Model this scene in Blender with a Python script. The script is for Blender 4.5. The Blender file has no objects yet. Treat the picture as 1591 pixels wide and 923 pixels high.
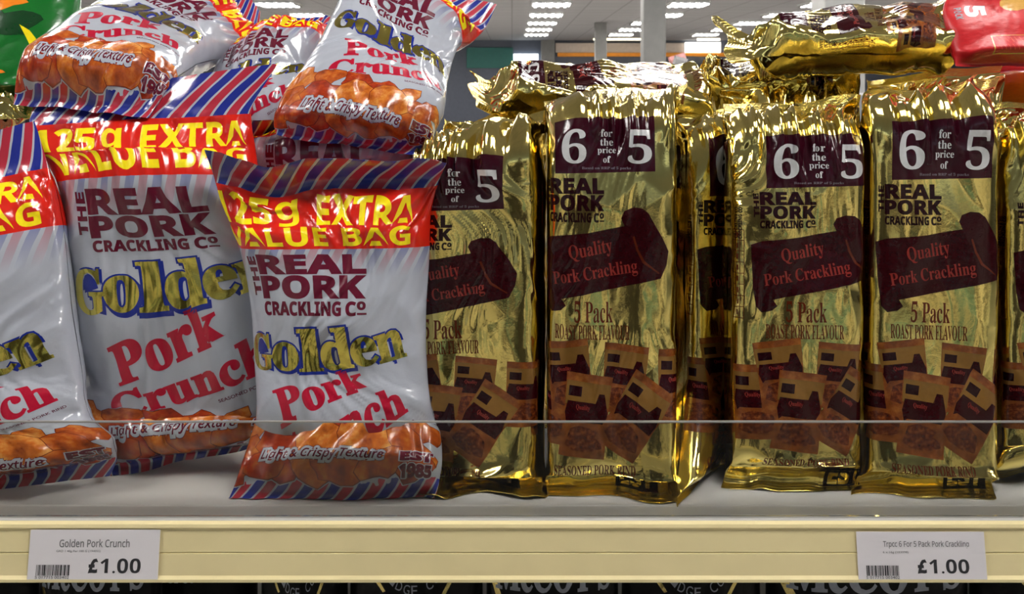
import bpy, math, random
import numpy as np
from mathutils import Vector, geometry

# ------------------------------------------------------------------ camera, world, exposure
F = 1378.0            # focal length in pixels of the 1591 x 923 frame
EYE = 1.513           # camera height
HOR = 130.0           # image row of the horizon
SHELF = 1.200         # height of the shelf top
CEIL = 2.76
sc = bpy.context.scene
col = sc.collection
cd = bpy.data.cameras.new('camera')
cd.sensor_width = 36.0
cd.lens = F / 1591.0 * 36.0
cd.shift_y = -(461.5 - HOR) / 1591.0
cd.clip_start = 0.02
cd.clip_end = 100
cd.dof.use_dof = True
cd.dof.focus_distance = 0.69
cd.dof.aperture_fstop = 26.0
cam = bpy.data.objects.new('camera', cd)
col.objects.link(cam)
cam.location = (0, 0, EYE)
cam.rotation_euler = (math.pi / 2, 0, 0)
sc.camera = cam
w = bpy.data.worlds.new('world')
sc.world = w
w.use_nodes = True
w.node_tree.nodes['Background'].inputs[0].default_value = (0.6, 0.65, 0.75, 1)
w.node_tree.nodes['Background'].inputs[1].default_value = 0.05
sc.view_settings.view_transform = 'Standard'
sc.view_settings.look = 'None'
sc.view_settings.gamma = 1.0
sc.view_settings.use_curve_mapping = False
sc.view_settings.exposure = 0.5
sc.cycles.use_denoising = True
sc.cycles.max_bounces = 8
sc.cycles.transparent_max_bounces = 12
sc.cycles.sample_clamp_indirect = 6.0
sc.cycles.caustics_reflective = False
sc.cycles.caustics_refractive = False
TUBE_POWER = 33.0     # emission of the ceiling tubes


def P(px, py, d):
    """world point that stands d metres in front of the camera's plane"""
    return np.array([(px - 795.5) / F * d, d, EYE + (HOR - py) / F * d])


def on_shelf(py):
    return F * (EYE - SHELF) / (py - HOR)


# ------------------------------------------------------------------ object helpers
def tag(o, label=None, cat=None, group=None, kind=None):
    if label: o['label'] = label
    if cat: o['category'] = cat
    if group: o['group'] = group
    if kind: o['kind'] = kind
    return o


def empty(name, loc, label, cat, group=None):
    o = bpy.data.objects.new(name, None)
    o.empty_display_size = 0.02
    col.objects.link(o)
    o.location = loc
    return tag(o, label, cat, group)


class MB:
    """collects faces; builds ONE mesh object"""
    def __init__(s):
        s.v = []; s.f = []; s.m = []

    def quad(s, pts, mi=0):
        n = len(s.v); s.v += [tuple(p) for p in pts]; s.f.append(tuple(range(n, n + len(pts)))); s.m.append(mi)

    def box(s, x0, x1, y0, y1, z0, z1, mi=0, skip=()):
        n = len(s.v)
        s.v += [(x0, y0, z0), (x1, y0, z0), (x1, y1, z0), (x0, y1, z0), (x0, y0, z1), (x1, y0, z1), (x1, y1, z1), (x0, y1, z1)]
        for k, q in enumerate(((3, 2, 1, 0), (4, 5, 6, 7), (0, 1, 5, 4), (2, 3, 7, 6), (1, 2, 6, 5), (3, 0, 4, 7))):
            if k in skip: continue
            s.f.append(tuple(n + i for i in q)); s.m.append(mi)

    def prism_x(s, prof, x0, x1, mi=0):
        """closed profile of (y, z) points swept along x"""
        n = len(s.v); k = len(prof)
        s.v += [(x0, y, z) for y, z in prof] + [(x1, y, z) for y, z in prof]
        for i in range(k):
            j = (i + 1) % k
            s.f.append((n + i, n + j, n + k + j, n + k + i)); s.m.append(mi)
        s.f.append(tuple(n + i for i in reversed(range(k)))); s.m.append(mi)
        s.f.append(tuple(n + k + i for i in range(k))); s.m.append(mi)

    def tris(s, t3, mi=0):
        for a in t3:
            s.quad(a, mi)

    def build(s, name, mats, parent=None, loc=(0, 0, 0), bevel=0.0):
        me = bpy.data.meshes.new(name)
        me.from_pydata(s.v, [], s.f)
        for m in (mats if isinstance(mats, (list, tuple)) else [mats]): me.materials.append(m)
        me.polygons.foreach_set('material_index', s.m)
        me.update()
        o = bpy.data.objects.new(name, me)
        col.objects.link(o)
        o.location = loc
        if parent: o.parent = parent
        if bevel:
            b = o.modifiers.new('bevel', 'BEVEL'); b.width = bevel; b.segments = 2; b.limit_method = 'ANGLE'
        return o


# ------------------------------------------------------------------ materials
class N:
    """small node-tree writer"""
    def __init__(s, name):
        s.m = bpy.data.materials.new(name); s.m.use_nodes = True
        s.t = s.m.node_tree; s.b = s.t.nodes['Principled BSDF']; s.out = s.t.nodes['Material Output']

    def n(s, kind, **kw):
        nd = s.t.nodes.new(kind)
        for k, v in kw.items(): setattr(nd, k, v)
        return nd

    def l(s, a, b): s.t.links.new(a, b)

    def put(s, sock, v):
        if isinstance(v, bpy.types.NodeSocket): s.l(v, sock)
        elif v is not None: sock.default_value = v

    def math(s, op, a, b=None, c=None):
        nd = s.n('ShaderNodeMath', operation=op)
        for i, v in enumerate((a, b, c)): s.put(nd.inputs[i], v)
        return nd.outputs[0]

    def mix(s, fac, a, b):
        nd = s.n('ShaderNodeMix', data_type='RGBA')
        s.put(nd.inputs[0], fac)
        for i, v in ((6, a), (7, b)):
            if isinstance(v, tuple): v = v + (1,) if len(v) == 3 else v
            s.put(nd.inputs[i], v)
        return nd.outputs[2]

    def uv(s):
        t = s.n('ShaderNodeUVMap'); t.uv_map = 'UVMap'
        x = s.n('ShaderNodeSeparateXYZ'); s.l(t.outputs[0], x.inputs[0])
        return t.outputs[0], x.outputs[0], x.outputs[1]

    def noise(s, vec, scale, detail=3, rough=0.5, out=0):
        nd = s.n('ShaderNodeTexNoise'); nd.inputs['Scale'].default_value = scale
        nd.inputs['Detail'].default_value = detail; nd.inputs['Roughness'].default_value = rough
        if vec is not None: s.l(vec, nd.inputs['Vector'])
        return nd.outputs[out]

    def ramp(s, fac, stops):
        nd = s.n('ShaderNodeValToRGB'); e = nd.color_ramp.elements
        while len(e) < len(stops): e.new(0.5)
        for k, (p, c) in enumerate(stops): e[k].position = p; e[k].color = tuple(c) + (1,)
        s.l(fac, nd.inputs[0]); return nd.outputs[0]

    def bump(s, h, strength, dist):
        nd = s.n('ShaderNodeBump'); nd.inputs['Strength'].default_value = strength; nd.inputs['Distance'].default_value = dist
        s.l(h, nd.inputs['Height']); s.l(nd.outputs[0], s.b.inputs['Normal'])

    def set(s, color=None, rough=None, metal=None, coat=None, spec=None):
        if isinstance(color, tuple): color = color + (1,)
        s.put(s.b.inputs['Base Color'], color)
        s.put(s.b.inputs['Roughness'], rough); s.put(s.b.inputs['Metallic'], metal)
        if coat is not None: s.b.inputs['Coat Weight'].default_value = coat; s.b.inputs['Coat Roughness'].default_value = 0.08
        if spec is not None: s.b.inputs['Specular IOR Level'].default_value = spec
        return s.m


def lin(r, g, b):
    f = lambda c: (c / 255 / 12.92) if c / 255 <= 0.04045 else ((c / 255 + 0.055) / 1.055) ** 2.4
    return (f(r), f(g), f(b))


def plain(name, rgb, rough=0.5, metal=0.0, coat=None, spec=None, vary=0.06, scale=12.0):
    """a colour with a faint mottling of its own"""
    q = N(name)
    tc = q.n('ShaderNodeTexCoord')
    nz = q.noise(tc.outputs['Object'], scale, 4)
    lo = tuple(c * (1 - vary) for c in rgb); hi = tuple(min(1, c * (1 + vary)) for c in rgb)
    c = q.ramp(nz, [(0.3, lo), (0.7, hi)])
    return q.set(c, rough, metal, coat, spec)


def film(name, rgb, rough=0.24, metal=0.0, coat=0.35, vary=0.05, spec=None):
    q = N(name)
    uv, x, y = q.uv()
    nz = q.noise(uv, 30, 3)
    lo = tuple(c * (1 - vary) for c in rgb); hi = tuple(min(1, c * (1 + vary)) for c in rgb)
    q.bump(q.noise(uv, 14, 3), 0.25, 0.0012)
    return q.set(q.ramp(nz, [(0.3, lo), (0.7, hi)]), rough, metal, coat, spec)


WHITE = lin(174, 178, 188); REDB = lin(214, 34, 20); YEL = lin(250, 226, 20)
CRIM = lin(176, 16, 48); NAVY = lin(34, 46, 140); MAR = lin(96, 14, 40); DKBLUE = lin(22, 38, 130)
STRED = lin(176, 44, 62)


def crunch_film():
    q = N('white_snack_film')
    uv, x, y = q.uv()                       # millimetres / 100
    t = q.math('ADD', q.math('MULTIPLY', x, 1 / 0.19), q.math('MULTIPLY', y, -0.55 / 0.19))
    t = q.math('ADD', t, q.math('MULTIPLY', q.noise(uv, 9, 2), 0.06))
    fr = q.math('FRACT', q.math('ADD', t, 50))
    isred = q.math('GREATER_THAN', fr, 0.5)
    half = q.math('FRACT', q.math('MULTIPLY', fr, 2))
    iswhite = q.math('GREATER_THAN', half, 0.80)
    stripes = q.mix(iswhite, q.mix(isred, NAVY, STRED), WHITE)
    # faded stripes under the red band
    gap = q.math('GREATER_THAN', half, 0.66)
    fade = q.math('MULTIPLY', q.math('SUBTRACT', y, 1.99), 2.6)
    fade = q.math('MULTIPLY', q.math('MINIMUM', q.math('MAXIMUM', fade, 0), 0.55), q.math('SUBTRACT', 1, gap))
    base = q.mix(fade, WHITE, q.mix(isred, NAVY, STRED))
    jag = q.math('ADD', 0.17, q.math('MULTIPLY', q.math('SUBTRACT', q.noise(uv, 5, 3), 0.5), 0.30))
    bottom = q.math('LESS_THAN', y, jag)
    c = q.mix(q.math('GREATER_THAN', y, 2.19), base, REDB)
    c = q.mix(q.math('GREATER_THAN', y, 2.61), c, stripes)
    c = q.mix(bottom, c, stripes)
    q.bump(q.noise(uv, 12, 4), 0.2, 0.0015)
    return q.set(c, 0.2, 0.0, 0.5)


def gold_foil(name='gold_foil', rgb=(0.89, 0.72, 0.23), rough=0.12, strength=0.10, crimp=False):
    q = N(name)
    uv, x, y = q.uv()
    nz = q.noise(uv, 4, 3)
    c = q.ramp(nz, [(0.3, tuple(v * 0.94 for v in rgb)), (0.7, tuple(min(1, v * 1.05) for v in rgb))])
    h = q.noise(uv, 22, 4, 0.55)
    if crimp:
        h = q.math('ADD', q.math('MULTIPLY', q.math('SINE', q.math('MULTIPLY', y, 2 * math.pi / 0.022)), 0.22), h)
    q.bump(h, strength, 0.0014)
    return q.set(c, rough, 1.0, 0.3)


def crisp_picture(name, lo, mid, hi, scale=6):
    q = N(name)
    uv, x, y = q.uv()
    c = q.ramp(q.noise(uv, scale, 6, 0.62), [(0.28, lo), (0.5, mid), (0.72, hi)])
    q.bump(q.noise(uv, 12, 4), 0.3, 0.0015)
    return q.set(c, 0.26, 0.0, 0.4)


M = {}
M['film'] = crunch_film()
M['yellow'] = film('yellow_ink', YEL); M['maroon'] = film('maroon_ink', MAR); M['crimson'] = film('crimson_ink', CRIM)
M['blue'] = film('blue_ink', DKBLUE); M['white'] = film('white_ink', WHITE); M['red'] = film('red_film', REDB)
M['goldink'] = gold_foil('gold_lettering', (0.72, 0.60, 0.12), 0.16, 0.08)
M['crispA'] = crisp_picture('fried_amber_picture', lin(120, 40, 8), lin(198, 104, 26), lin(232, 170, 84), 8)
M['crispB'] = crisp_picture('fried_red_picture', lin(92, 18, 6), lin(168, 50, 12), lin(208, 112, 36), 8)
M['crispD'] = film('fried_edge_picture', lin(112, 34, 8))
M['crispC'] = crisp_picture('fried_brown_picture', lin(100, 30, 8), lin(180, 80, 18), lin(220, 140, 56), 8)
M['grey'] = film('grey_ink', lin(110, 100, 110))
M['foil'] = gold_foil()
M['foilseal'] = gold_foil('crimped_gold_foil', (0.84, 0.67, 0.17), 0.2, 0.5, True)
M['darkink'] = film('dark_maroon_ink', lin(34, 4, 10), 0.14, 0.0, 0.0, spec=0.35)
M['ribbonink'] = film('ribbon_ink', lin(44, 4, 9), 0.14, 0.0, 0.0, spec=0.35)
M['promoink'] = film('promo_box_ink', lin(48, 6, 19), 0.16, 0.0, 0.0, spec=0.4)
M['silverink'] = film('silver_number_ink', lin(214, 214, 214), 0.3, 0.2)
M['orangeink'] = film('orange_red_lettering', lin(128, 34, 24), 0.35, 0.0, 0.0)
M['brownink'] = film('brown_lettering', lin(96, 34, 8), 0.25, 0.3)
M['packtan'] = crisp_picture('printed_packet_tan', lin(84, 38, 10), lin(118, 60, 18), lin(150, 92, 36), 10)
M['packbrown'] = crisp_picture('printed_packet_brown', lin(40, 10, 5), lin(88, 34, 10), lin(140, 74, 28), 30)
M['packcream'] = film('printed_packet_cream', lin(150, 108, 48), 0.25, 0.5)

# ------------------------------------------------------------------ numeric noise
def _h(ix, iy, seed):
    n = (ix.astype(np.int64) * 374761393 + iy.astype(np.int64) * 668265263 + seed * 974634777) & 0xFFFFFFFF
    n = ((n ^ (n >> 13)) * 1274126177) & 0xFFFFFFFF
    n = (n ^ (n >> 16)) & 0xFFFFFFFF
    n = (n * 2246822519) & 0xFFFFFFFF
    return ((n ^ (n >> 15)) & 0xFFFFFF) / float(0xFFFFFF) * 2 - 1


def vnoise(x, y, seed):
    ix = np.floor(x); iy = np.floor(y); fx = x - ix; fy = y - iy
    fx = fx * fx * fx * (fx * (fx * 6 - 15) + 10); fy = fy * fy * fy * (fy * (fy * 6 - 15) + 10)
    a = _h(ix, iy, seed); b = _h(ix + 1, iy, seed); c = _h(ix, iy + 1, seed); d = _h(ix + 1, iy + 1, seed)
    return (a * (1 - fx) + b * fx) * (1 - fy) + (c * (1 - fx) + d * fx) * fy


def facet(x, y, seed):
    """random heights on a skewed triangle lattice, joined by flat facets: crumpled foil"""
    wx = x + 0.35 * vnoise(x * 0.9, y * 0.9, seed + 11); wy = y + 0.35 * vnoise(x * 0.9, y * 0.9, seed + 12)
    s = (wx + wy) * 0.3660254
    a = wx + s; b = wy + s
    i = np.floor(a); j = np.floor(b); fa = a - i; fb = b - j
    h00 = _h(i, j, seed); h11 = _h(i + 1, j + 1, seed); h10 = _h(i + 1, j, seed); h01 = _h(i, j + 1, seed)
    lo = h00 + fa * (h10 - h00) + fb * (h11 - h10)
    hi = h00 + fb * (h01 - h00) + fa * (h11 - h01)
    return np.where(fa >= fb, lo, hi)


def tri(x):
    return 2 * np.abs(2 * (x - np.floor(x + 0.5))) - 1


def smooth(a, b, x):
    t = np.clip((x - a) / (b - a), 0, 1)
    return t * t * (3 - 2 * t)


# ------------------------------------------------------------------ printed artwork (flat, in millimetres)
_tc = {}


def text_tris(s, offset):
    k = (s, offset)
    if k not in _tc:
        c = bpy.data.curves.new('lettering', 'FONT'); c.body = s; c.offset = offset; c.fill_mode = 'FRONT'; c.resolution_u = 3
        o = bpy.data.objects.new('lettering', c); col.objects.link(o)
        dg = bpy.context.evaluated_depsgraph_get()
        me = o.evaluated_get(dg).to_mesh()
        me.calc_loop_triangles()
        v = np.array([(p.co.x, p.co.y) for p in me.vertices]).reshape(-1, 2)
        t = np.array([tuple(q.vertices) for q in me.loop_triangles], int).reshape(-1, 3)
        _tc[k] = v[t]
        o.evaluated_get(dg).to_mesh_clear()
        bpy.data.objects.remove(o); bpy.data.curves.remove(c)
    return _tc[k]


def serif(s):
    o = ''
    for c in s:
        if 'A' <= c <= 'Z': o += chr(0x1D400 + ord(c) - 65)
        elif 'a' <= c <= 'z': o += chr(0x1D41A + ord(c) - 97)
        elif '0' <= c <= '9': o += chr(0x1D7CE + ord(c) - 48)
        else: o += c
    return o


def sans(s):
    o = ''
    for c in s:
        if 'A' <= c <= 'Z': o += chr(0x1D5D4 + ord(c) - 65)
        elif 'a' <= c <= 'z': o += chr(0x1D5EE + ord(c) - 97)
        elif '0' <= c <= '9': o += chr(0x1D7EC + ord(c) - 48)
        else: o += c
    return o


def sansit(s):
    o = ''
    for c in s:
        if 'A' <= c <= 'Z': o += chr(0x1D608 + ord(c) - 65)
        elif 'a' <= c <= 'z': o += chr(0x1D622 + ord(c) - 97)
        else: o += c
    return o


def sansreg(s):
    return ''.join(chr(0x1D5A0 + ord(c) - 65) if 'A' <= c <= 'Z' else chr(0x1D5BA + ord(c) - 97) if 'a' <= c <= 'z' else chr(0x1D7E2 + ord(c) - 48) if '0' <= c <= '9' else c for c in s)


class Art:
    def __init__(s): s.items = []

    def poly(s, pts, mat, layer):
        pts = [Vector((p[0], p[1], 0)) for p in pts]
        t = geometry.tessellate_polygon([pts])
        s.items.append((mat, layer, np.array([[(pts[i].x, pts[i].y) for i in q] for q in t])))

    def text(s, st, cx, cy, wd, ht, mat, layer, rot=0.0, off=0.0, shear=0.0, dx=0, dy=0, ref=None):
        """lettering fitted to a wd x ht box centred on (cx, cy); ref = offset whose outline is fitted"""
        r = text_tris(st, off if ref is None else ref).reshape(-1, 2)
        lo = r.min(0); hi = r.max(0)
        t = text_tris(st, off)
        p = (t - (lo + hi) / 2) / (hi - lo) * np.array([wd, ht])
        p = p + 0.0
        p[..., 0] += p[..., 1] * shear
        a = math.radians(rot); ca, sa = math.cos(a), math.sin(a)
        q = np.stack([p[..., 0] * ca - p[..., 1] * sa + cx + dx, p[..., 0] * sa + p[..., 1] * ca + cy + dy], -1)
        s.items.append((mat, layer, q))


def blob(cx, cy, rx, ry, rng, n=22, rough=0.16, sq=2.6, rot=0.0):
    ph = [rng.uniform(0, 6.28) for _ in range(4)]
    out = []
    for i in range(n):
        a = 2 * math.pi * i / n
        r = 1 + rough * (math.sin(2 * a + ph[0]) * 0.5 + math.sin(3 * a + ph[1]) * 0.4 + math.sin(5 * a + ph[2]) * 0.3 + math.sin(9 * a + ph[3]) * 0.15)
        c, s_ = math.cos(a), math.sin(a)
        x = math.copysign(abs(c) ** (2 / sq), c) * rx * r; y = math.copysign(abs(s_) ** (2 / sq), s_) * ry * r
        out.append((cx + x * math.cos(rot) - y * math.sin(rot), cy + x * math.sin(rot) + y * math.cos(rot)))
    return out


def grow(pts, d):
    cx = sum(p[0] for p in pts) / len(pts); cy = sum(p[1] for p in pts) / len(pts)
    o = []
    for x, y in pts:
        l = math.hypot(x - cx, y - cy)
        o.append((x + (x - cx) / l * d, y + (y - cy) / l * d))
    return o


def logo(A, x0, y0, x1, y1, mat, layer):
    """THE (upright, turned) REAL / PORK / CRACKLING CO"""
    W = x1 - x0; H = y1 - y0
    tx = x0 + 0.10 * W
    A.text(sans('THE'), x0 + 0.045 * W, y0 + 0.63 * H, 0.66 * H, 0.085 * W, mat, layer, rot=90, off=0.03)
    A.text(sans('REAL'), (tx + x1) / 2, y0 + 0.815 * H, x1 - tx, 0.37 * H, mat, layer, off=0.032)
    A.text(sans('PORK'), (tx + x1) / 2, y0 + 0.43 * H, x1 - tx, 0.37 * H, mat, layer, off=0.032)
    A.text(sans('CRACKLING'), tx + 0.385 * (x1 - tx), y0 + 0.10 * H, 0.77 * (x1 - tx), 0.22 * H, mat, layer, off=0.03)
    A.text(sans('C'), tx + 0.86 * (x1 - tx), y0 + 0.10 * H, 0.10 * (x1 - tx), 0.22 * H, mat, layer, off=0.03)
    A.text(sans('o'), tx + 0.955 * (x1 - tx), y0 + 0.145 * H, 0.08 * (x1 - tx), 0.13 * H, mat, layer, off=0.03)
    xa, xb = tx + 0.915 * (x1 - tx), x1
    A.poly([(xa, y0 + 0.01 * H), (xb, y0 + 0.01 * H), (xb, y0 + 0.04 * H), (xa, y0 + 0.04 * H)], mat, layer)


def crunch_art():
    A = Art(); rng = random.Random(5)
    A.text(sans('125'), -50, 249, 46, 17, 'yellow', 1, off=0.02); A.text(sans('g'), -16, 247.5, 14, 18, 'yellow', 1); A.text(sans('EXTRA'), 38, 249, 68, 17, 'yellow', 1, off=0.012)
    A.text(sans('VALUE BAG'), 0, 229.5, 140, 17, 'yellow', 1, off=0.01)
    logo(A, -56, 176, 37, 215, 'maroon', 1)
    for ch, cx, cy, wd, ht, r in (('G', -54, 148, 25, 31, 0), ('o', -31, 146, 25, 24, 0), ('l', -10, 151, 20, 34, 2), ('d', 11, 152, 27, 34, 5),
                                  ('e', 34, 151, 23, 23, 8), ('n', 55, 155, 24, 22, 14)):
        g = serif(ch)
        A.text(g, cx, cy, wd, ht, 'blue', 1, rot=r, off=0.045, ref=0.025, dx=1.3, dy=-1.6)
        A.text(g, cx, cy, wd, ht, 'blue', 1.5, rot=r, off=0.045, ref=0.025)
        A.text(g, cx, cy, wd * 0.97, ht * 0.97, 'goldink', 2.2, rot=r, off=0.02)
    A.text(serif('Pork'), -4, 116, 78, 25, 'crimson', 1, rot=20, off=0.025)
    A.text(serif('Crunch'), 10, 91, 112, 24, 'crimson', 1, rot=20, off=0.025)
    A.text('SEASONED PORK RIND', 50, 86, 44, 2.6, 'maroon', 1, rot=20, off=0.012)
    # the picture of fried pieces
    pcs = []
    for k in range(6):
        pcs.append((-66 + k * 27 + rng.uniform(-4, 4), 57 + rng.uniform(-5, 7), rng.uniform(13, 17), rng.uniform(11, 16), 0.30))
    for k in range(5):
        pcs.append((-58 + k * 29 + rng.uniform(-5, 5), 40 + rng.uniform(-5, 5), rng.uniform(19, 25), rng.uniform(14, 19), 0.26))
    for k in range(6):
        pcs.append((-68 + k * 27 + rng.uniform(-5, 5), 24 + rng.uniform(-3, 5), rng.uniform(17, 22), rng.uniform(9, 13), 0.26))
    for k, (cx, cy, rx, ry, rg) in enumerate(pcs):
        b = blob(cx, cy, rx, ry, rng, rough=rg * 1.25, rot=rng.uniform(-0.7, 0.7), sq=2.0, n=15)
        A.poly(grow(b, 0.8), 'white', 1)
        A.poly(b, 'crispD', 1.3 + 0.1 * k)
        A.poly(grow(b, -0.7), ('crispA', 'crispB', 'crispC')[(k * 2 + k // 3) % 3], 1.34 + 0.1 * k)
    for off, mat, ly in ((0.235, 'maroon', 4.4), (0.20, 'white', 4.8), (0.02, 'maroon', 5.4)):
        A.text(sansit('Light & Crispy Texture'), -3, 33, 90, 11, mat, ly, off=off, ref=0.0, rot=-1)
    for st, cy in (('EST', 33), ('1985', 22)):
        A.text(sans(st), 66, cy, 25, 9, 'white', 4.8, off=0.11, ref=0.05)
        A.text(sans(st), 66, cy, 25, 9, 'maroon', 5.4, off=0.05)
    return A


def mini_packet(A, cx, cy, wd, ht, rot, L):
    a = math.radians(rot)
    def q(x, y): return (cx + x * wd * math.cos(a) - y * ht * math.sin(a), cy + x * wd * math.sin(a) + y * ht * math.cos(a))
    A.poly([q(-.5, -.5), q(.5, -.5), q(.47, 0), q(.5, .5), q(-.5, .5), q(-.47, 0)], 'packtan', L)
    A.poly([q(-.47, .12), q(.47, .12), q(.48, .40), q(-.48, .40)], 'packcream', L + .2)
    A.poly([q(-.42, .22), q(-.14, .22), q(-.14, .34), q(-.42, .34)], 'darkink', L + .4)
    A.poly([q(-.46, .02), q(-.42, .16), q(.18, .16), q(.24, .28), q(.36, .28), q(.46, .06), q(.44, -.08), q(-.34, -.08), q(-.4, -.12)], 'ribbonink', L + .4)
    A.poly([q(-.40, -.36), q(-.30, -.16), q(-.1, -.12), q(.12, -.14), q(.30, -.18), q(.42, -.36), q(.1, -.42), q(-.2, -.42)], 'packbrown', L + .4)
    A.text(serif('Quality'), *q(-.08, .09), wd * .3, ht * .07, 'orangeink', L + .6, rot=rot)


def gold_art():
    A = Art()
    # promotion box
    A.poly([(-36, 243), (42, 245), (42, 283.5), (-36, 282)], 'promoink', 1)
    A.text(serif('6'), -21, 264.5, 19, 27, 'silverink', 1.6)
    A.text(serif('5'), 30, 264.5, 19, 27, 'silverink', 1.6)
    for k, (t, wd) in enumerate((('for', 9), ('the', 10), ('price', 14.5), ('of', 6))):
        A.text(serif(t), 4.5, 275.5 - k * 7.0, wd, 5.6 if k != 2 else 6.4, 'silverink', 1.6)
    A.text(serif('Based on RRP of 5 packs'), 4, 247.2, 38, 2.6, 'grey', 1.6)
    logo(A, -46, 210, 2, 240, 'darkink', 1)
    px = lambda x, y: ((x - 1432) / 2.04, (775 - y) / 2.04)
    A.poly([px(*p) for p in ((1334, 374), (1352, 368), (1412, 362), (1468, 352), (1463, 341), (1468, 331), (1482, 326), (1496, 327), (1506, 334), (1516, 350),
                             (1528, 368), (1539, 388), (1536, 408), (1526, 428), (1450, 444), (1369, 460), (1376, 470), (1368, 477), (1352, 480), (1342, 470), (1338, 440))], 'ribbonink', 1)
    A.poly([px(*p) for p in ((1484, 366), (1490, 385), (1500, 402), (1524, 420), (1523, 421), (1497, 405), (1487, 387), (1481, 367))], 'brownink', 1.5)
    A.text(serif('Quality'), *px(1415, 388), 34, 13, 'orangeink', 1.6, rot=10)
    A.text(serif('Pork Crackling'), *px(1422, 422), 66, 12, 'orangeink', 1.6, rot=9)
    A.text(serif('5 Pack'), -6, 145.5, 30, 16, 'brownink', 1.2)
    A.text(serif('ROAST PORK FLAVOUR'), -7, 130.5, 58, 11, 'brownink', 1.2)
    A.text(serif('SEASONED PORK RIND'), -5, 27.5, 64, 11, 'brownink', 1.2)
    for k in range(9): A.poly([(-1 + k * 2.6, 19.2), (1 + k * 2.6, 19.2), (1 + k * 2.6, 20.6), (-1 + k * 2.6, 20.6)], 'brownink', 1.2)
    mini_packet(A, -43, 77, 38, 56, 2, 1)
    mini_packet(A, -25, 99, 36, 50, 8, 1.8)
    mini_packet(A, 18, 97, 34, 50, -5, 2.2)
    mini_packet(A, 60, 92, 34, 52, -4, 1.4)
    mini_packet(A, -12, 70, 36, 60, -7, 3.0)
    mini_packet(A, 26, 70, 36, 60, -33, 3.8)
    A.poly([(14, 5), (46, 5), (46, 15), (14, 15)], 'darkink', 1)
    A.text(sans('EST'), 30, 10, 26, 7, 'foil', 1.6, off=0.03)
    # table and writing on the side gusset
    for k in range(2):
        A.text(sans('CRACKLING CO'), -60 + k * 4, 214, 26, 3.4, 'darkink', 1.2, rot=90, off=0.02)
    for k in range(9):
        yy = 140 + k * 8.5
        A.poly([(-64, yy), (-53, yy), (-53, yy + .5), (-64, yy + .5)], 'brownink', 1.2)
    for xx in (-64, -60, -56.5, -53.2):
        A.poly([(xx, 140), (xx + .5, 140), (xx + .5, 208), (xx, 208)], 'brownink', 1.2)
    for k in range(8):
        A.poly([(-59, 142.5 + k * 8.5), (-57.6, 142.5 + k * 8.5), (-57.6, 146.5 + k * 8.5), (-59, 146.5 + k * 8.5)], 'brownink', 1.2)
    return A


def split_soup(t, ca, cb):
    eps = 1e-5
    for _ in range(14):
        val = t[..., 0] * ca + t[..., 1] * cb
        lo = np.floor(val.min(1) + eps) + 1; hi = np.ceil(val.max(1) - eps) - 1
        need = lo <= hi
        if not need.any(): break
        keep = t[~need]; s = t[need]; v = val[need]
        k = np.floor((lo[need] + hi[need]) / 2)
        o = np.argsort(v, 1)
        s = np.take_along_axis(s, o[..., None], 1); v = np.take_along_axis(v, o, 1)
        def cut(i, j):
            den = v[:, j] - v[:, i]
            f = np.where(np.abs(den) < 1e-12, 0.5, (k - v[:, i]) / np.where(np.abs(den) < 1e-12, 1, den))
            f = np.clip(f, 0, 1)[:, None]
            return s[:, i] + (s[:, j] - s[:, i]) * f
        low = (k <= v[:, 1])
        p02 = cut(0, 2)
        out = [keep]
        if low.any():
            p01 = cut(0, 1)[low]; q = p02[low]; z = s[low]
            out += [np.stack([z[:, 0], p01, q], 1), np.stack([p01, z[:, 1], z[:, 2]], 1), np.stack([p01, z[:, 2], q], 1)]
        hi_ = ~low
        if hi_.any():
            p12 = cut(1, 2)[hi_]; q = p02[hi_]; z = s[hi_]
            out += [np.stack([z[:, 2], p12, q], 1), np.stack([p12, z[:, 1], z[:, 0]], 1), np.stack([p12, z[:, 0], q], 1)]
        t = np.concatenate(out)
        e1 = t[:, 1] - t[:, 0]; e2 = t[:, 2] - t[:, 0]
        t = t[np.abs(e1[:, 0] * e2[:, 1] - e1[:, 1] * e2[:, 0]) > 1e-7]
    return t


def merge_full(t, nu):
    """pieces that together fill one facet of the sheet become that one facet"""
    if not len(t): return t
    c = t.mean(1); i = np.floor(c[:, 0]).astype(np.int64); j = np.floor(c[:, 1]).astype(np.int64)
    low = ((c[:, 0] - i) >= (c[:, 1] - j)).astype(np.int64)
    e1 = t[:, 1] - t[:, 0]; e2 = t[:, 2] - t[:, 0]
    ar = np.abs(e1[:, 0] * e2[:, 1] - e1[:, 1] * e2[:, 0]) / 2
    key, inv = np.unique((j * (nu + 8) + i) * 2 + low, return_inverse=True)
    tot = np.bincount(inv, ar)
    full = tot > 0.4985
    kk = key[full]; lo = kk % 2; ii = (kk // 2) % (nu + 8); jj = (kk // 2) // (nu + 8)
    a = np.stack([ii, jj], -1).astype(float)
    b = a + np.where(lo[:, None] == 1, [[1., 0.]], [[1., 1.]]); d = a + np.where(lo[:, None] == 1, [[1., 1.]], [[0., 1.]])
    return np.concatenate([t[~full[inv]], np.stack([a, b, d], 1)])


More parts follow.
